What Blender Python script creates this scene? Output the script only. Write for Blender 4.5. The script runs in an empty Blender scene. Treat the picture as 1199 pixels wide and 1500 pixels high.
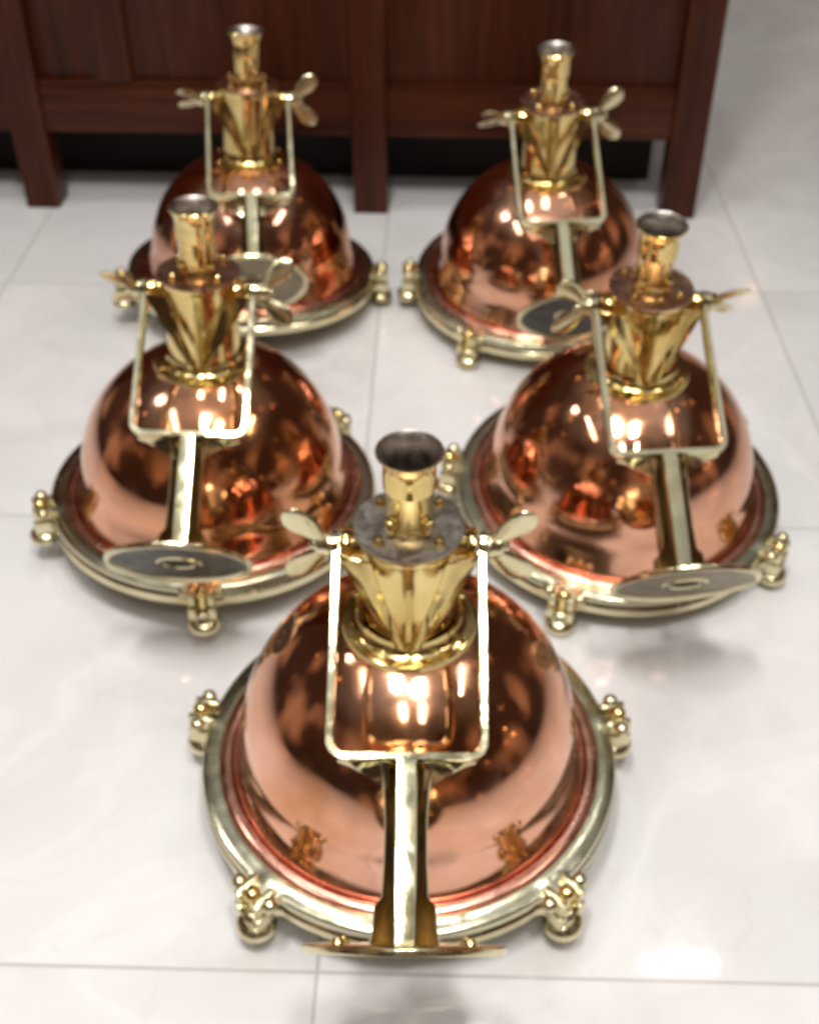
import bpy, bmesh, math, random
from mathutils import Matrix, Vector
R = math.radians
random.seed(7)
scene = bpy.context.scene
col = scene.collection

# ------------------------------------------------------------------ camera
cam_d = bpy.data.cameras.new('camera'); cam = bpy.data.objects.new('camera', cam_d); col.objects.link(cam)
cam.location = (0, 0, 0.9733); cam.rotation_euler = (R(90 - 39.136), 0, 0)
cam_d.sensor_fit = 'VERTICAL'; cam_d.sensor_height = 24.0; cam_d.lens = 24.0 * 1725.3 / 1500.0
cam_d.clip_start = 0.02; cam_d.clip_end = 100
cam_d.dof.use_dof = True; cam_d.dof.focus_distance = 0.50; cam_d.dof.aperture_fstop = 7.4
scene.camera = cam

# ------------------------------------------------------------------ world (shop surroundings as light only)
w = bpy.data.worlds.new('World'); scene.world = w; w.use_nodes = True
nt = w.node_tree; nt.nodes.clear()
def N(nt, t, **k):
    n = nt.nodes.new(t)
    for a, b in k.items(): setattr(n, a, b)
    return n
def ramp(nt, stops, interp='LINEAR'):
    n = nt.nodes.new('ShaderNodeValToRGB'); cr = n.color_ramp; cr.interpolation = interp
    while len(cr.elements) > 1: cr.elements.remove(cr.elements[-1])
    for i, (p, c) in enumerate(stops):
        e = cr.elements[0] if i == 0 else cr.elements.new(p)
        e.position = p; e.color = (*c, 1) if len(c) == 3 else c
    return n
def mixc(nt, fac, a, b, mode='MIX'):
    n = nt.nodes.new('ShaderNodeMix'); n.data_type = 'RGBA'; n.blend_type = mode
    for s, v in ((0, fac), (6, a), (7, b)):
        if hasattr(v, 'is_output'): nt.links.new(v, n.inputs[s])
        else: n.inputs[s].default_value = v if s == 0 else (*v, 1)
    return n.outputs[2]
def math_(nt, op, a, b=0.0, c=None):
    n = nt.nodes.new('ShaderNodeMath'); n.operation = op
    for i, v in enumerate((a, b, c)):
        if v is None: continue
        if hasattr(v, 'is_output'): nt.links.new(v, n.inputs[i])
        else: n.inputs[i].default_value = v
    return n.outputs[0]
tc = N(nt, 'ShaderNodeTexCoord')
sep = N(nt, 'ShaderNodeSeparateXYZ'); nt.links.new(tc.outputs['Generated'], sep.inputs[0])
n1 = N(nt, 'ShaderNodeTexNoise'); n1.inputs['Scale'].default_value = 2.6; n1.inputs['Detail'].default_value = 1.5
nt.links.new(tc.outputs['Generated'], n1.inputs['Vector'])
n2 = N(nt, 'ShaderNodeTexNoise'); n2.inputs['Scale'].default_value = 7.0; n2.inputs['Detail'].default_value = 2
nt.links.new(tc.outputs['Generated'], n2.inputs['Vector'])
elev = math_(nt, 'ADD', sep.outputs['Z'], math_(nt, 'MULTIPLY', math_(nt, 'SUBTRACT', n1.outputs['Fac'], .5), .35))
band = ramp(nt, [(0.0, (.040, .026, .020)), (.25, (.055, .030, .020)), (.60, (.050, .030, .022)), (.78, (.17, .16, .145)), (.90, (.36, .35, .335)), (.97, (.62, .60, .58))])
nt.links.new(elev, band.inputs[0])
blot = ramp(nt, [(.52, (0, 0, 0)), (.68, (1, 1, 1))]); nt.links.new(n1.outputs['Fac'], blot.inputs[0])
low = ramp(nt, [(0.0, (1, 1, 1)), (.50, (1, 1, 1)), (.66, (0, 0, 0))]); nt.links.new(sep.outputs['Z'], low.inputs[0])
bm = math_(nt, 'MULTIPLY', blot.outputs[0], low.outputs[0])
c1 = mixc(nt, bm, band.outputs[0], (.40, .25, .155))
vor = N(nt, 'ShaderNodeTexVoronoi'); vor.inputs['Scale'].default_value = 7.0
nt.links.new(tc.outputs['Generated'], vor.inputs['Vector'])
pt = ramp(nt, [(.07, (1, 1, 1)), (.11, (0, 0, 0))]); nt.links.new(vor.outputs['Distance'], pt.inputs[0])
sel = math_(nt, 'MULTIPLY', pt.outputs[0], math_(nt, 'GREATER_THAN', n2.outputs['Fac'], .55))
c2 = mixc(nt, sel, c1, (7.0, 3.9, 1.7))
bg = N(nt, 'ShaderNodeBackground'); bg.inputs['Strength'].default_value = 1.0
nt.links.new(c2, bg.inputs['Color'])
wo = N(nt, 'ShaderNodeOutputWorld'); nt.links.new(bg.outputs[0], wo.inputs[0])

# ------------------------------------------------------------------ lamps of the shop ceiling
def area(name, loc, sx, sy, radiance, colr=(1, .975, .945)):
    d = bpy.data.lights.new(name, 'AREA'); d.shape = 'RECTANGLE'; d.size = sx; d.size_y = sy
    d.energy = radiance * math.pi * sx * sy; d.color = colr
    o = bpy.data.objects.new(name, d); col.objects.link(o); o.location = loc
    return o
area('ceiling_panel', (0.935, 2.155, 2.8), .24, .05, 46)
area('ceiling_tube', (-.17, -.95, 2.8), .08, .6, 60)
area('ceiling_tube', (.50, -.95, 2.8), .08, .6, 60)
area('ceiling_tube', (-1.5, .3, 2.8), .10, 1.1, 22)
area('ceiling_tube', (1.9, .5, 2.8), .10, 1.1, 26)
area('ceiling_tube', (-.32, .22, 2.8), .22, .62, 88)
area('ceiling_tube', (.34, -.06, 2.8), .22, .52, 84)
area('ceiling_tube', (-2.0, 1.5, 2.8), .30, .30, 24)
area('ceiling_tube', (-.52, 1.55, 2.8), .10, .60, 34)
area('ceiling_tube', (.22, 1.62, 2.8), .10, .60, 34)
scene.view_settings.view_transform = 'Standard'; scene.view_settings.look = 'None'
scene.view_settings.exposure = -0.04; scene.view_settings.gamma = 1.0
scene.render.engine = 'CYCLES'
scene.cycles.pixel_filter_type = 'BLACKMAN_HARRIS'; scene.cycles.filter_width = 1.9
scene.cycles.max_bounces = 10; scene.cycles.glossy_bounces = 8
scene.cycles.caustics_reflective = True; scene.cycles.blur_glossy = 0.6
scene.cycles.sample_clamp_indirect = 6.0

# ------------------------------------------------------------------ materials
def newmat(name):
    m = bpy.data.materials.new(name); m.use_nodes = True
    nt = m.node_tree; b = nt.nodes['Principled BSDF']; return m, nt, b
def metal(name, c_a, c_b, rough=(.07, .2), wob=.25, wob_scale=14, tone_scale=9, fine=.05, mixat=(.45, .7)):
    m, nt, b = newmat(name)
    tc = N(nt, 'ShaderNodeTexCoord'); oi = N(nt, 'ShaderNodeObjectInfo')
    ad = N(nt, 'ShaderNodeVectorMath', operation='ADD')
    nt.links.new(tc.outputs['Object'], ad.inputs[0]); nt.links.new(oi.outputs['Location'], ad.inputs[1])
    def noise(s, d=3, dist=0):
        n = N(nt, 'ShaderNodeTexNoise'); n.inputs['Scale'].default_value = s; n.inputs['Detail'].default_value = d
        n.inputs['Distortion'].default_value = dist
        nt.links.new(ad.outputs[0], n.inputs['Vector']); return n.outputs['Fac']
    t = noise(tone_scale, 5, .6); r1 = ramp(nt, [(mixat[0], (0, 0, 0)), (mixat[1], (1, 1, 1))]); nt.links.new(t, r1.inputs[0])
    nt.links.new(mixc(nt, r1.outputs[0], c_a, c_b), b.inputs['Base Color'])
    b.inputs['Metallic'].default_value = 1.0
    sm = noise(tone_scale * 3.1, 6, 1.0)
    mr = N(nt, 'ShaderNodeMapRange'); mr.inputs['From Min'].default_value = .35; mr.inputs['From Max'].default_value = .7
    mr.inputs['To Min'].default_value = rough[0]; mr.inputs['To Max'].default_value = rough[1]
    nt.links.new(sm, mr.inputs['Value']); nt.links.new(mr.outputs[0], b.inputs['Roughness'])
    bp = N(nt, 'ShaderNodeBump'); bp.inputs['Strength'].default_value = wob; bp.inputs['Distance'].default_value = .004
    nt.links.new(noise(wob_scale, 1), bp.inputs['Height'])
    b2 = N(nt, 'ShaderNodeBump'); b2.inputs['Strength'].default_value = fine; b2.inputs['Distance'].default_value = .0006
    nt.links.new(noise(260, 3), b2.inputs['Height']); nt.links.new(bp.outputs[0], b2.inputs['Normal'])
    nt.links.new(b2.outputs[0], b.inputs['Normal'])
    return m
COPPER = metal('polished_copper', (.89, .50, .36), (.60, .26, .11), (.045, .19), .7, 10, 6, .04, (.40, .68))
COPPER_LIP = metal('copper_lip', (.86, .46, .35), (.74, .36, .25), (.15, .3), .2, 14, 12, .05)
BRASS = metal('polished_brass', (.84, .67, .30), (.66, .46, .15), (.06, .18), .35, 22, 14, .08)
CAST = metal('cast_brass', (.76, .70, .46), (.60, .52, .29), (.13, .30), .4, 26, 22, .15)
YOKEM = metal('yoke_brass', (.74, .70, .48), (.60, .53, .30), (.06, .14), .18, 26, 20, .06)
RINGM = metal('ring_brass', (.68, .655, .48), (.54, .51, .35), (.15, .28), .14, 14, 16, .08)
TARN = metal('tarnished_plate', (.40, .37, .33), (.26, .20, .17), (.28, .5), .4, 30, 30, .4)
COPPLATE = metal('tarnished_copper_plate', (.60, .38, .27), (.38, .21, .16), (.2, .4), .3, 30, 22, .3)
DARKP = metal('blackened_plate', (.06, .052, .045), (.035, .028, .024), (.3, .45), .4, 30, 20, .4)
GROOVE = metal('groove_brass', (.44, .34, .17), (.28, .20, .10), (.3, .5), .4, 30, 20, .4)
DULL = metal('dull_brass', (.27, .23, .15), (.13, .11, .08), (.35, .5), .4, 30, 20, .4)
m, nt, b = newmat('dark_hole'); b.inputs['Base Color'].default_value = (.012, .009, .007, 1); b.inputs['Roughness'].default_value = .7; HOLE = m
m, nt, b = newmat('lens_glass'); b.inputs['Base Color'].default_value = (.55, .58, .56, 1); b.inputs['Roughness'].default_value = .25
b.inputs['Transmission Weight'].default_value = .6; GLASS = m

# floor: polished porcelain tile, 64 x 62.7 cm, joints run 1.6 degrees off the camera axis
FLOOR, nt, b = newmat('polished_floor_tile')
tc = N(nt, 'ShaderNodeTexCoord')
mp = N(nt, 'ShaderNodeMapping'); mp.vector_type = 'TEXTURE'
mp.inputs['Location'].default_value = (-.0815, .551 - .000, 0)
mp.inputs['Rotation'].default_value = (0, 0, R(-1.55)); mp.inputs['Scale'].default_value = (.644, .6265, 1)
nt.links.new(tc.outputs['Object'], mp.inputs['Vector'])
fl = N(nt, 'ShaderNodeVectorMath', operation='FLOOR'); nt.links.new(mp.outputs[0], fl.inputs[0])
fr = N(nt, 'ShaderNodeVectorMath', operation='FRACTION'); nt.links.new(mp.outputs[0], fr.inputs[0])
sx = N(nt, 'ShaderNodeSeparateXYZ'); nt.links.new(fr.outputs[0], sx.inputs[0])
def edge(o):
    d = math_(nt, 'ABSOLUTE', math_(nt, 'SUBTRACT', o, .5))
    rr = ramp(nt, [(.4968, (0, 0, 0)), (.4982, (1, 1, 1))]); nt.links.new(d, rr.inputs[0]); return rr.outputs[0]
gro = math_(nt, 'MAXIMUM', edge(sx.outputs[0]), edge(sx.outputs[1]))
wn = N(nt, 'ShaderNodeTexWhiteNoise'); nt.links.new(fl.outputs[0], wn.inputs['Vector'])
off = N(nt, 'ShaderNodeVectorMath', operation='MULTIPLY_ADD')
nt.links.new(wn.outputs['Color'], off.inputs[0]); off.inputs[1].default_value = (7, 7, 0); nt.links.new(tc.outputs['Object'], off.inputs[2])
def fnoise(s, d, dist=0):
    n = N(nt, 'ShaderNodeTexNoise'); n.inputs['Scale'].default_value = s; n.inputs['Detail'].default_value = d; n.inputs['Distortion'].default_value = dist
    nt.links.new(off.outputs[0], n.inputs['Vector']); return n.outputs['Fac']
vein = math_(nt, 'ABSOLUTE', math_(nt, 'SUBTRACT', fnoise(1.7, 5, 1.6), .5))
vr = ramp(nt, [(0.0, (1, 1, 1)), (.035, (.25, .25, .25)), (.09, (0, 0, 0))]); nt.links.new(vein, vr.inputs[0])
cl = ramp(nt, [(.35, (.73, .72, .715)), (.65, (.65, .64, .635))]); nt.links.new(fnoise(2.6, 4, .8), cl.inputs[0])
c = mixc(nt, math_(nt, 'MULTIPLY', vr.outputs[0], .45), cl.outputs[0], (.79, .78, .77))
v2 = math_(nt, 'ABSOLUTE', math_(nt, 'SUBTRACT', fnoise(2.3, 6, 2.2), .48))
vr2 = ramp(nt, [(0.0, (1, 1, 1)), (.012, (0, 0, 0))]); nt.links.new(v2, vr2.inputs[0])
c = mixc(nt, math_(nt, 'MULTIPLY', vr2.outputs[0], .13), c, (.50, .47, .44))
sp = N(nt, 'ShaderNodeTexVoronoi'); sp.inputs['Scale'].default_value = 9; nt.links.new(off.outputs[0], sp.inputs['Vector'])
spr = ramp(nt, [(.018, (1, 1, 1)), (.03, (0, 0, 0))]); nt.links.new(sp.outputs['Distance'], spr.inputs[0])
c = mixc(nt, math_(nt, 'MULTIPLY', spr.outputs[0], .35), c, (.33, .30, .27))
c = mixc(nt, math_(nt, 'MULTIPLY', gro, .85), c, (.32, .295, .28))
sm = ramp(nt, [(.56, (0, 0, 0)), (.72, (1, 1, 1))]); nt.links.new(fnoise(3.3, 8, 1.2), sm.inputs[0])
c = mixc(nt, math_(nt, 'MULTIPLY', sm.outputs[0], .35), c, (.56, .53, .50))
nt.links.new(c, b.inputs['Base Color'])
mr = N(nt, 'ShaderNodeMapRange'); mr.inputs['To Min'].default_value = .03; mr.inputs['To Max'].default_value = .08
nt.links.new(fnoise(5, 4), mr.inputs['Value'])
nt.links.new(math_(nt, 'ADD', mr.outputs[0], math_(nt, 'MULTIPLY', gro, .4)), b.inputs['Roughness'])
geo = N(nt, 'ShaderNodeNewGeometry')
tl = N(nt, 'ShaderNodeVectorMath', operation='MULTIPLY_ADD'); nt.links.new(wn.outputs['Color'], tl.inputs[0])
tl.inputs[1].default_value = (.004, .004, 0); tl.inputs[2].default_value = (-.002, -.002, 0)
ad = N(nt, 'ShaderNodeVectorMath', operation='ADD'); nt.links.new(geo.outputs['Normal'], ad.inputs[0]); nt.links.new(tl.outputs[0], ad.inputs[1])
nm = N(nt, 'ShaderNodeVectorMath', operation='NORMALIZE'); nt.links.new(ad.outputs[0], nm.inputs[0])
bp = N(nt, 'ShaderNodeBump'); bp.inputs['Strength'].default_value = .12; bp.inputs['Distance'].default_value = .004
nt.links.new(fnoise(4, 2), bp.inputs['Height']); nt.links.new(nm.outputs[0], bp.inputs['Normal'])
nt.links.new(bp.outputs[0], b.inputs['Normal'])
b.inputs['IOR'].default_value = 1.52

def wood(name, ca, cb, axis):
    m, nt, b = newmat(name)
    tc = N(nt, 'ShaderNodeTexCoord'); mp = N(nt, 'ShaderNodeMapping')
    mp.inputs['Scale'].default_value = (26, 26, 1.6) if axis == 'z' else (1.6, 26, 26)
    nt.links.new(tc.outputs['Object'], mp.inputs['Vector'])
    n = N(nt, 'ShaderNodeTexNoise'); n.inputs['Scale'].default_value = 2.2; n.inputs['Detail'].default_value = 7; n.inputs['Distortion'].default_value = .7
    nt.links.new(mp.outputs[0], n.inputs['Vector'])
    r = ramp(nt, [(.3, ca), (.72, cb)]); nt.links.new(n.outputs['Fac'], r.inputs[0])
    n2 = N(nt, 'ShaderNodeTexNoise'); n2.inputs['Scale'].default_value = 3.5; n2.inputs['Detail'].default_value = 4; nt.links.new(tc.outputs['Object'], n2.inputs['Vector'])
    r2 = ramp(nt, [(.4, (1, 1, 1)), (.75, (.55, .5, .5))]); nt.links.new(n2.outputs['Fac'], r2.inputs[0])
    nt.links.new(mixc(nt, 1.0, r.outputs[0], r2.outputs[0], 'MULTIPLY'), b.inputs['Base Color'])
    mr = N(nt, 'ShaderNodeMapRange'); mr.inputs['To Min'].default_value = .25; mr.inputs['To Max'].default_value = .5
    nt.links.new(n2.outputs['Fac'], mr.inputs['Value']); nt.links.new(mr.outputs[0], b.inputs['Roughness'])
    b.inputs['Specular IOR Level'].default_value = .22
    bp = N(nt, 'ShaderNodeBump'); bp.inputs['Strength'].default_value = .15; bp.inputs['Distance'].default_value = .002
    nt.links.new(n.outputs['Fac'], bp.inputs['Height']); nt.links.new(bp.outputs[0], b.inputs['Normal'])
    return m
WOODV = wood('dark_red_wood_upright', (.032, .0068, .0022), (.088, .021, .0065), 'z')
WOODH = wood('dark_red_wood_rail', (.032, .0068, .0022), (.088, .021, .0065), 'x')
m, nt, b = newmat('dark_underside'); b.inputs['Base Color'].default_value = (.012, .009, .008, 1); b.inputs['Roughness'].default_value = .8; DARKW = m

# ------------------------------------------------------------------ mesh helpers
def link(name, bm, mat, parent=None, smooth=True, sharp=38, mats=None):
    bmesh.ops.remove_doubles(bm, verts=bm.verts, dist=1e-6)
    bmesh.ops.recalc_face_normals(bm, faces=bm.faces)
    me = bpy.data.meshes.new(name); bm.to_mesh(me); bm.free()
    for mm in (mats or [mat]): me.materials.append(mm)
    if smooth:
        for p in me.polygons: p.use_smooth = True
        me.set_sharp_from_angle(angle=R(sharp))
    o = bpy.data.objects.new(name, me); col.objects.link(o)
    if parent: o.parent = parent
    return o
def lathe(bm, prof, seg=64, M=Matrix(), close=False, mi=0, rfun=None):
    rows = []
    for (r, z) in prof:
        if r < 1e-6: rows.append([bm.verts.new(M @ Vector((0, 0, z)))])
        else:
            row = []
            for i in range(seg):
                a = 2 * math.pi * i / seg; rr = r + (rfun(a, r) if rfun else 0)
                row.append(bm.verts.new(M @ Vector((rr * math.cos(a), rr * math.sin(a), z))))
            rows.append(row)
    n = len(rows)
    for k in range(n if close else n - 1):
        A, B = rows[k], rows[(k + 1) % n]
        for i in range(seg):
            j = (i + 1) % seg
            if len(A) == 1 and len(B) == 1: continue
            if len(A) == 1: f = bm.faces.new((A[0], B[i], B[j]))
            elif len(B) == 1: f = bm.faces.new((A[i], A[j], B[0]))
            else: f = bm.faces.new((A[i], A[j], B[j], B[i]))
            f.material_index = mi
def box(bm, x0, x1, y0, y1, z0, z1, bev=0.0, M=Matrix()):
    b2 = bmesh.new(); bmesh.ops.create_cube(b2, size=1)
    for v in b2.verts: v.co = Vector(((x0 + x1) / 2 + v.co.x * (x1 - x0), (y0 + y1) / 2 + v.co.y * (y1 - y0), (z0 + z1) / 2 + v.co.z * (z1 - z0)))
    if bev: bmesh.ops.bevel(b2, geom=b2.edges[:], offset=bev, segments=2, profile=.6, affect='EDGES')
    add(bm, b2, M)
def add(bm, b2, M=Matrix()):
    me = bpy.data.meshes.new('t'); b2.transform(M); b2.to_mesh(me); b2.free(); bm.from_mesh(me); bpy.data.meshes.remove(me)
def cyl(r, z0, z1, c=.0008):
    c = min(c, r * .4, abs(z1 - z0) * .4)
    return [(0, z0), (r - c, z0), (r, z0 + c), (r, z1 - c), (r - c, z1), (0, z1)]
def ball(r, z, n=8): return [(r * math.sin(math.pi * k / n), z - r * math.cos(math.pi * k / n)) for k in range(n + 1)]
def loft(bm, loops, cap=True):
    L = [[bm.verts.new(Vector(p)) for p in lp] for lp in loops]; n = len(L[0])
    for a, b_ in zip(L, L[1:]):
        for i in range(n):
            j = (i + 1) % n; bm.faces.new((a[i], a[j], b_[j], b_[i]))
    if cap: bm.faces.new(L[0]); bm.faces.new(L[-1])
def rot(axis, deg): return Matrix.Rotation(R(deg), 4, axis)
def tr(x, y, z): return Matrix.Translation((x, y, z))
AX_X = rot('Y', 90)      # lathe axis z -> +x

# ------------------------------------------------------------------ the lamp
ZP, XP, LC, LL = .3364, .0606, .1732, .3140
def build_lamp(name, loc, rz, tx, ty, yoke_deg, clamps, wings, label, cap_mat, seed, face_mat=None):
    rnd = random.Random(seed)
    root = bpy.data.objects.new(name, None); col.objects.link(root); root.empty_display_size = .05
    z0 = .03
    root.matrix_world = tr(loc[0], loc[1], z0) @ rot('Y', ty) @ rot('X', tx) @ rot('Z', rz) @ tr(0, 0, -z0)
    root['label'] = label; root['category'] = 'lamp'; root['group'] = "copper and brass ship's lamps standing on the floor"
    # copper dome, spun in one piece with its flange
    pr = [(.164, .060), (.1700, .0600), (.1700, .0735), (.1682, .0790), (.1662, .0850), (.1640, .0915), (.1620, .0985)]
    for k in range(0, 23):
        th = R(87 - k * 3.0)
        pr.append((.1592 * math.sin(th), .099 + .1592 * math.cos(th)))
    pr += [(.052, .2480), (.050, .2440), (.03, .243)]
    bm = bmesh.new(); lathe(bm, pr, 128)
    ph = [rnd.uniform(0, 6.28) for _ in range(4)]
    for v in bm.verts:          # hand-beaten unevenness
        a = math.atan2(v.co.y, v.co.x); k = .0006 * math.sin(3 * a + ph[0] + v.co.z * 20) + .0004 * math.sin(7 * a + ph[1] - v.co.z * 33)
        if v.co.z > .09: v.co.x *= 1 + k * 4; v.co.y *= 1 + k * 4
    dome = link('dome', bm, COPPER, root, sharp=50)
    bm = bmesh.new()
    lathe(bm, [(.1708, .0610), (.1818, .0610), (.1823, .0690), (.1818, .0708), (.1800, .0722), (.1765, .0731), (.1732, .0733), (.1716, .0726), (.1708, .0710)], 128, close=True)
    link('dome_flange', bm, COPPER_LIP, root)
    # rings with ears at the clamps
    def ear(w, h):
        def f(a, r):
            if r < .192: return 0
            s = 0
            for c in clamps:
                d = (math.degrees(a) - c + 180) % 360 - 180
                s = max(s, h * math.exp(-(d / w) ** 4))
            return s
        return f
    bm = bmesh.new()
    lathe(bm, [(.1825, .0605), (.1990, .0605), (.2002, .0620), (.2002, .0665), (.1990, .0695), (.1975, .0704), (.1845, .0712), (.1830, .0710), (.1825, .0700)], 240, close=True, rfun=ear(3.6, .011))
    link('ring', bm, RINGM, root)
    bm = bmesh.new()
    lathe(bm, [(.1800, .0430), (.1975, .0430), (.2005, .0450), (.2012, .0480), (.2008, .0545), (.1985, .0570), (.1930, .0575), (.1800, .0575)], 240, close=True, rfun=ear(4.2, .013))
    link('lens_ring', bm, CAST, root)
    bm = bmesh.new(); lathe(bm, [(.1795, .052), (.174, .046), (.155, .033), (.12, .019), (.08, .0095), (.04, .0055), (0, .0045)], 72)
    link('lens', bm, GLASS, root)
    # clamps
    for c in clamps:
        M = rot('Z', c) @ tr(.2110, 0, 0) @ Matrix.Diagonal((1.22, 1.22, 1.08, 1)) @ tr(0, 0, -.002)
        bm = bmesh.new()
        for s in (-1, 1):
            b2 = bmesh.new(); box(b2, -.012, .0085, s * .0088 - .0032, s * .0088 + .0032, .0585, .0735, .0022); add(bm, b2, M)
            b2 = bmesh.new(); box(b2, -.010, .0095, s * .0095 - .0036, s * .0095 + .0036, .0405, .0560, .0022); add(bm, b2, M)
            lathe(bm, ball(.0062, 0), 16, M @ tr(-.001, s * .0150, .0700) @ rot('Z', rnd.uniform(-9, 9)))
        lathe(bm, cyl(.0032, -.017, .017), 12, M @ tr(-.001, 0, .0690) @ rot('X', 90))
        cl = link('clamp', bm, CAST, root)
        bm = bmesh.new()
        lathe(bm, cyl(.0043, .034, .070), 16, M @ tr(.001, 0, 0))
        lathe(bm, ball(.0066, 0), 16, M @ tr(.001, 0, .0715))
        link('swing_bolt', bm, BRASS, cl)
        bm = bmesh.new()
        lathe(bm, [(0, .0125), (.0100, .0125), (.0150, .0145), (.0152, .0175), (.0152, .0200), (.0130, .0232), (.0085, .0258), (.0068, .0300), (.0090, .0325), (.0092, .0355), (.0080, .0375), (.0050, .0390), (0, .0390)], 24, M @ tr(.001, 0, rnd.uniform(.009, .012)))
        link('knob_nut', bm, CAST, cl)
    # collar
    bm = bmesh.new()
    lathe(bm, [(.043, .2425), (.0585, .2425), (.0600, .2440), (.0600, .2478), (.0588, .2500), (.0560, .2508), (.0510, .2505), (.0465, .2530), (.0440, .2570), (.0432, .2620), (.043, .2620)], 96, close=True)
    for k in range(6):
        a = R(30 + 60 * k); lathe(bm, [(.0036, 0), (.0036, .0012), (.0026, .0026), (0, .0032)], 12, tr(.0533 * math.cos(a), .0533 * math.sin(a), .2503))
    link('collar', bm, BRASS, root)
    # neck cylinder
    bm = bmesh.new()
    lathe(bm, [(.0400, .255), (.0409, .2555), (.0409, .3000), (.0409, .3480), (.0436, .3495), (.0440, .3520), (.0440, .3560), (.040, .3560)], 96)
    link('neck', bm, BRASS, root)
    # four flared fins running from the pivot lugs down to the foot of the neck
    for side in (0, 180):
        for sg in (-1, 1):
            bm = bmesh.new(); nu, nv = 14, 22; O, I = [], []
            for j in range(nv + 1):
                t = j / nv; z = .2600 + .0800 * t; ro, ri = [], []
                pa, pb = 3 + 44 * t ** 1.0, 12 + 64 * t ** 1.2
                for i in range(nu + 1):
                    u = i / nu; a = R(-90 + sg * (pa + (pb - pa) * u))
                    r = .0413 + (.0022 + .0026 * (1 - t)) * math.sin(math.pi * min(1, u * 1.4) * .5) + (.0155 * t ** 2.6 + .002) * u ** 1.6
                    ro.append(bm.verts.new((r * math.cos(a), r * math.sin(a), z)))
                    ai = R(-90 + sg * (pa + (pb - pa) * u * .93)); rr = max(r - .0030, .0396)
                    ri.append(bm.verts.new((rr * math.cos(ai), rr * math.sin(ai), z + .0004)))
                O.append(ro); I.append(ri)
            for j in range(nv):
                for i in range(nu):
                    bm.faces.new((O[j][i], O[j][i + 1], O[j + 1][i + 1], O[j + 1][i])); bm.faces.new((I[j][i + 1], I[j][i], I[j + 1][i], I[j + 1][i + 1]))
                for i in (0, nu): bm.faces.new((O[j][i], O[j + 1][i], I[j + 1][i], I[j][i]))
            for i in range(nu):
                bm.faces.new((O[0][i], I[0][i], I[0][i + 1], O[0][i + 1])); bm.faces.new((O[nv][i], O[nv][i + 1], I[nv][i + 1], I[nv][i]))
            bmesh.ops.rotate(bm, verts=bm.verts, cent=(0, 0, 0), matrix=Matrix.Rotation(R(side), 3, 'Z'))
            link('fin', bm, BRASS, root, sharp=50)
        bm = bmesh.new()
        loft(bm, [[(x * k, -.0400 - y * k2, z) for x, y in ((-.0048, 0), (-.0040, .0028), (-.0015, .0046), (.0015, .0046), (.0040, .0028), (.0048, 0))]
                  for z, k, k2 in ((.2560, 1.0, .9), (.2590, 1.15, 1.25), (.2680, .95, 1.15), (.2850, .75, .95), (.3100, .60, .75), (.3250, .45, .5))])
        bmesh.ops.rotate(bm, verts=bm.verts, cent=(0, 0, 0), matrix=Matrix.Rotation(R(side), 3, 'Z'))
        link('rib', bm, BRASS, root, sharp=50)
    # cap plate with bolts
    bm = bmesh.new()
    lathe(bm, [(.012, .3565), (.0445, .3565), (.0458, .3575), (.0458, .3595), (.0450, .3606), (.0430, .3606), (.0425, .3602), (.012, .3602)], 80, close=True)
    cap = link('cap_plate', bm, cap_mat, root)
    for k in range(6):
        a = R(60 * k + 0 + (0 if k % 3 else 0)) if False else R(45 + 90 * k)
        if k > 3: break
        bm = bmesh.new(); M = tr(.0345 * math.cos(a), .0345 * math.sin(a), .3600)
        lathe(bm, cyl(.0052, 0, .0032, .0006), 6, M); lathe(bm, cyl(.0030, .0030, .0080, .001), 12, M)
        link('bolt', bm, BRASS, cap)
    # cable gland tube
    bm = bmesh.new()
    lathe(bm, [(.0160, .3605), (.0206, .3605), (.0208, .3640), (.0200, .3652), (.0197, .3700), (.0196, .3990), (.0200, .3998), (.0212, .4010), (.0214, .4150), (.0211, .4170),
               (.0214, .4230), (.0230, .4280), (.0250, .4318), (.0267, .4338), (.0269, .4354), (.0262, .4362)], 64)
    lathe(bm, [(.0262, .4362), (.0250, .4352), (.0228, .4310), (.0196, .4250), (.0176, .4160), (.0165, .4000), (.0160, .3605)], 64, mi=1)
    link('gland_tube', bm, BRASS, root, mats=[BRASS, TARN])
    bm = bmesh.new(); lathe(bm, [(.0160, .388), (0, .388)], 32); tb = link('tube_bore', bm, HOLE, root)
    for k in range(4):
        bm = bmesh.new(); box(bm, .0190, .0240, -.0042, .0042, .3640, .3765, .0012, rot('Z', 45 + 90 * k)); link('gland_lug', bm, BRASS, root)
    # pivot lugs
    for s in (-1, 1):
        bm = bmesh.new(); M = tr(0, 0, ZP) @ (AX_X if s > 0 else rot('Y', -90))
        lathe(bm, [(0, .036), (.0130, .036), (.0120, .0455), (.0116, .0470), (.0122, .0480), (.0124, .0540), (.0112, .0556), (0, .0560)], 32, M)
        link('pivot_lug', bm, BRASS, root)
    # yoke
    yk = bmesh.new()
    h = .0084; t = .0033
    path = [(-.0598, .004), (-.0600, -.05), (-.0602, -.10), (-.0604, -LC + .016)]
    cx, cy, rr = .0604 - .0125, -LC + .0125, .0125
    path += [(-cx - rr * math.cos(R(a)), cy - rr * math.sin(R(a))) for a in (15, 35, 55, 75, 90)]
    path += [(-.025, -LC), (0, -LC)]
    path = path + [(-x, y) for x, y in reversed(path[:-1])]
    def frame(i):
        a = Vector(path[max(i - 1, 0)]); b_ = Vector(path[min(i + 1, len(path) - 1)]); d = (b_ - a).normalized(); return Vector((-d.y, d.x))
    loops = []
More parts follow.
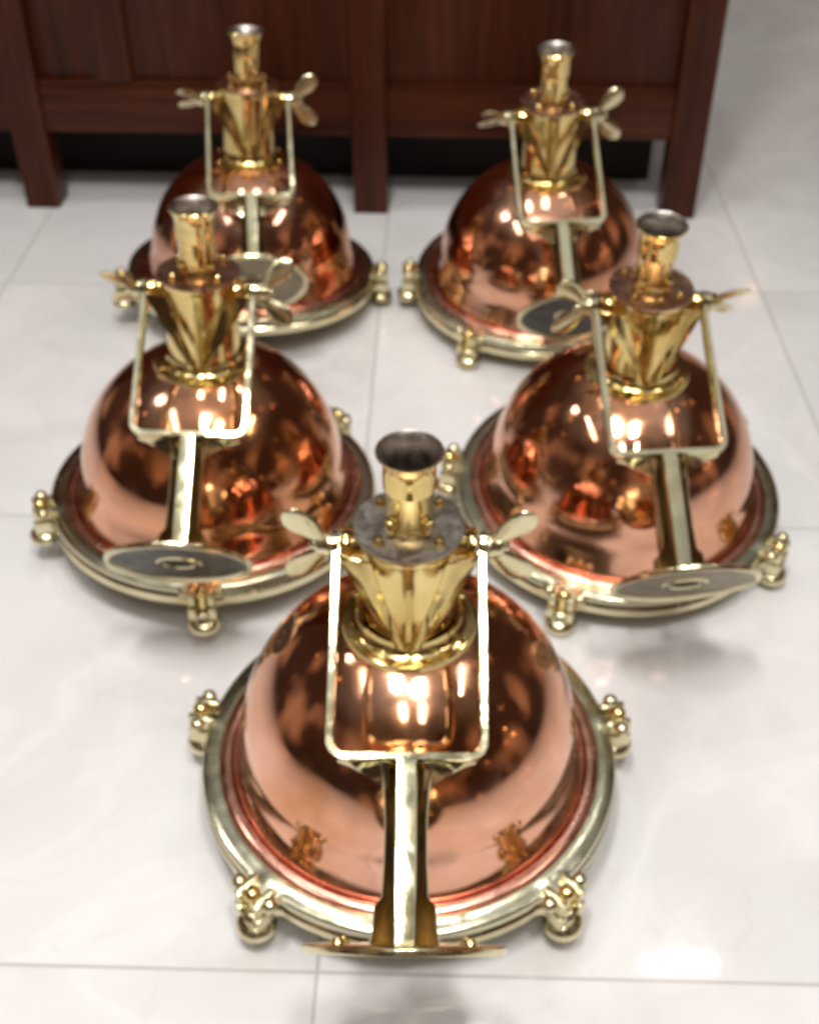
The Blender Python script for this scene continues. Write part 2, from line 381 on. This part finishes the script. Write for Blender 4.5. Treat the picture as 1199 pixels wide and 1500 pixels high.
    for i, p in enumerate(path):
        n = frame(i); tt = t * (1 + .08 * math.sin(i * 1.7 + seed)); hh = h * (1.0 if abs(p[1]) < .15 else 1.12); lp = []
        for (u, v) in ((-1, -.75), (-.7, -1), (.7, -1), (1, -.75), (1, .75), (.7, 1), (-.7, 1), (-1, .75)):
            lp.append((p[0] + n.x * u * tt, p[1] + n.y * u * tt, v * hh))
        loops.append(lp)
    loft(yk, loops)
    for s in (-1, 1):
        M = tr(s * XP - s * .0030, 0, 0) @ (AX_X if s > 0 else rot('Y', -90))
        lathe(yk, cyl(.0122, 0, .0070, .0014), 28, M)
    # stem: ribbed channel section
    def sec(y, w, z=0, d=1.0):
        e = w * 1.07; r = .0082
        pts = [(-e, -.0230), (-e, -.0010), (-e + .0008, .0000), (-e + .0016, -.0010), (-e + .0020, -.0100), (-(e + r) / 2 - .0004, -.0210), (-r - .0010, -.0100), (-r, .0070), (-r + .0013, .0086), (0, .0088),
               (r - .0013, .0086), (r, .0070), (r + .0010, -.0100), ((e + r) / 2 + .0004, -.0210), (e - .0020, -.0100), (e - .0016, -.0010), (e - .0008, .0000), (e, -.0010), (e, -.0230)]
        return [(x, y, zz * d + z) for x, zz in pts]
    st = [(-LC + .0005, .0200), (-LC - .006, .0195), (-LC - .022, .0170), (-LC - .05, .0155), (-LC - .08, .0158), (-LC - .104, .0168), (-LC - .110, .0220), (-LL + .012, .0232), (-LL + .003, .0250)]
    loft(yk, [sec(y, w_) for y, w_ in st])
    # webs from crossbar to stem
    for s in (-1, 1):
        loops = []
        for (xo, dz) in ((.0135, 0), (.020, 0), (.032, 0), (.045, 0), (.054, 0)):
            k = (xo - .0135) / (.054 - .0135); dep = .022 * (1 - k) ** 1.4 + .002
            y1 = -LC - .002; loops.append([(s * xo, y1, -.0088), (s * xo, y1 - dep, -.0088), (s * xo, y1 - dep, -.0060), (s * xo, y1 - .002, -.0010), (s * xo, y1, .0015)])
        loft(yk, loops)
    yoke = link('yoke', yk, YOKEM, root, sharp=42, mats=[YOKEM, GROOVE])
    for p in yoke.data.polygons:       # darker brass colour in the two grooves along the stem
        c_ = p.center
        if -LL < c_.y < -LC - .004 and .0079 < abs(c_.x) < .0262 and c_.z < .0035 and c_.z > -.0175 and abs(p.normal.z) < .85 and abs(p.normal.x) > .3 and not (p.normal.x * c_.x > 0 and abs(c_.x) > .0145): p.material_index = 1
    yoke.location = (0, 0, ZP); yoke.rotation_euler = (R(yoke_deg), 0, 0)
    # mounting plate at the end of the stem
    bm = bmesh.new(); MP = tr(0, -LL, 0) @ rot('X', 90)     # lathe z -> -y (outward)
    lathe(bm, [(.0150, -.0035), (.0740, -.0035), (.0762, -.0020), (.0764, .0010), (.0752, .0028), (.0718, .0030), (.0700, .0015), (.0690, .0002), (.0240, .0002), (.0220, .0018), (.0165, .0018), (.0150, .0005)], 96, MP, close=True)
    mpn = link('mounting_plate', bm, CAST, yoke)
    me = mpn.data; me.materials.append(face_mat or DULL)
    for p in me.polygons:
        c_ = p.center
        if -c_.y - LL > -.0009 + .0 and math.hypot(c_.x, c_.z) < .0695 and abs(p.normal.y) > .8: p.material_index = 1
    bm = bmesh.new(); lathe(bm, [(.0149, -.001), (0, -.001)], 32, MP); link('plate_hole', bm, HOLE, yoke)
    for a in (35, 145, 215, 325):
        bm = bmesh.new()
        M = MP @ tr(.058 * math.cos(R(a)), .058 * math.sin(R(a)), -.0035) @ rot('X', 180)
        lathe(bm, [(.0055, 0), (.0055, .002), (.0040, .0045), (0, .0055)], 14, M)
        link('plate_screw', bm, BRASS, yoke)
    # wing nuts
    for s, ang in zip((-1, 1), wings):
        bm = bmesh.new()
        M = tr(s * .0652, 0, ZP) @ rot('X', ang) @ (Matrix() if s > 0 else rot('Z', 180))
        lathe(bm, [(0, 0), (.0112, 0), (.0114, .0018), (.0100, .0034), (.0092, .0095), (.0076, .0122), (.0046, .0128), (.0042, .0165), (.0030, .0175), (0, .0175)], 24, M @ AX_X)
        for q in (-1, 1):
            loops = []; stn = [(0.0, .0045, .0042), (.12, .0062, .0038), (.3, .0080, .0030), (.5, .0104, .0025), (.7, .0120, .0022), (.86, .0110, .0020), (.95, .0075, .0016), (1.0, .0035, .0010)]
            P0 = Vector((.004, 0, q * .004)); P1 = Vector((.014, 0, q * .016)); P2 = Vector((.037, 0, q * .034))
            for (u, wd, th) in stn:
                P = P0 * (1 - u) ** 2 + P1 * 2 * u * (1 - u) + P2 * u * u
                T = (P1 - P0) * 2 * (1 - u) + (P2 - P1) * 2 * u; T.normalize(); nn = Vector((-T.z, 0, T.x)) * q
                lp = []
                for k in range(14):
                    b_ = 2 * math.pi * k / 14; lp.append(P + nn * (wd * math.cos(b_)) + Vector((0, 1, 0)) * (th * math.sin(b_)))
                loops.append(lp)
            b2 = bmesh.new(); loft(b2, loops); add(bm, b2, M)
        link('wing_nut', bm, CAST, root, sharp=60)
    return root

E0 = 31.07
build_lamp('ship_pendant_lamp', (-.0007, .7479), -.7, 1.6, .1, E0 - .6, (11, 169, -129, -49, 90), (0, 0),
           "nearest copper domed brass ship's lamp, alone in the front, with grey tarnished cap plate", TARN, 1)
build_lamp('ship_pendant_lamp', (-.2448, 1.17), .2, -1.0, 2.1, E0 + 4.2, (-163, -87, 46, 118, -20), (36, -25),
           "copper domed ship's lamp on the left of the middle row, behind the front lamp", COPPLATE, 2, DARKP)
build_lamp('ship_pendant_lamp', (.2594, 1.1747), 4.5, 5.5, .4, E0 - 1.6, (165, -118, -38, 32, 95), (5, 36),
           "copper domed ship's lamp right in the middle row, behind and right of the front lamp", COPPLATE, 3)
build_lamp('ship_pendant_lamp', (-.2589, 1.7533), 7.0, -2.8, 2.9, E0 + 3.6, (-166, -9, 60, 120), (54, -5),
           "copper domed ship's lamp at the back left, beside the cabinet's middle leg", COPPLATE, 4)
build_lamp('ship_pendant_lamp', (.2101, 1.729), 3.6, 5.4, -.6, E0 + .2, (174, -128, -50, 40, 110), (48, -8),
           "copper domed ship's lamp at the back right, standing between the cabinet's middle and right legs", COPPLATE, 5, DARKP)

# ------------------------------------------------------------------ floor
bm = bmesh.new()
vs = [bm.verts.new(p) for p in ((-2.4, -.75, 0), (2.6, -.75, 0), (2.6, 6, 0), (-2.4, 6, 0))]; bm.faces.new(vs)
fo = link('floor', bm, FLOOR, smooth=False); fo['kind'] = 'structure'

# ------------------------------------------------------------------ cabinet (front runs from (-.70,2.119) to (.495,2.071))
cab = bpy.data.objects.new('wooden_cabinet', None); col.objects.link(cab)
ang = math.atan2(2.071 - 2.119, .495 + .70)
cab.location = (-.70, 2.119, 0); cab.rotation_euler = (0, 0, ang)
cab['label'] = 'dark reddish brown wooden cabinet on square legs behind the lamps'; cab['category'] = 'cabinet'
def wbox(name, x0, x1, y0, y1, z0, z1, mat, bev=.002):
    bm = bmesh.new(); box(bm, x0, x1, y0, y1, z0, z1, bev); return link(name, bm, mat, cab, sharp=30)
H = 1.0
for x in (-.032 - .60, -.032, .595 , 1.172):
    wbox('leg', x, x + .064, 0, .06, 0, H, WOODV, .004)
for a, b_ in ((-.568, -.0325), (.0325, .5945), (.6595, 1.1715)):
    wbox('rail', a, b_, .006, .034, .148, .232, WOODH, .003)
    wbox('panel', a, b_, .022, .034, .2325, H, WOODV, .001)
    wbox('moulding', a, b_, .010, .0215, .2325, .240, WOODH, .002)
wbox('stile', .135, .205, .008, .0215, .2405, H, WOODV, .002)
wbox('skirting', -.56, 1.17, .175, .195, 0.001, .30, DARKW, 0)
wbox('side_panel', 1.205, 1.225, .0605, .40, .15, H, WOODV, .002)
wbox('leg', 1.172, 1.236, .40, .46, 0, H, WOODV, .004)
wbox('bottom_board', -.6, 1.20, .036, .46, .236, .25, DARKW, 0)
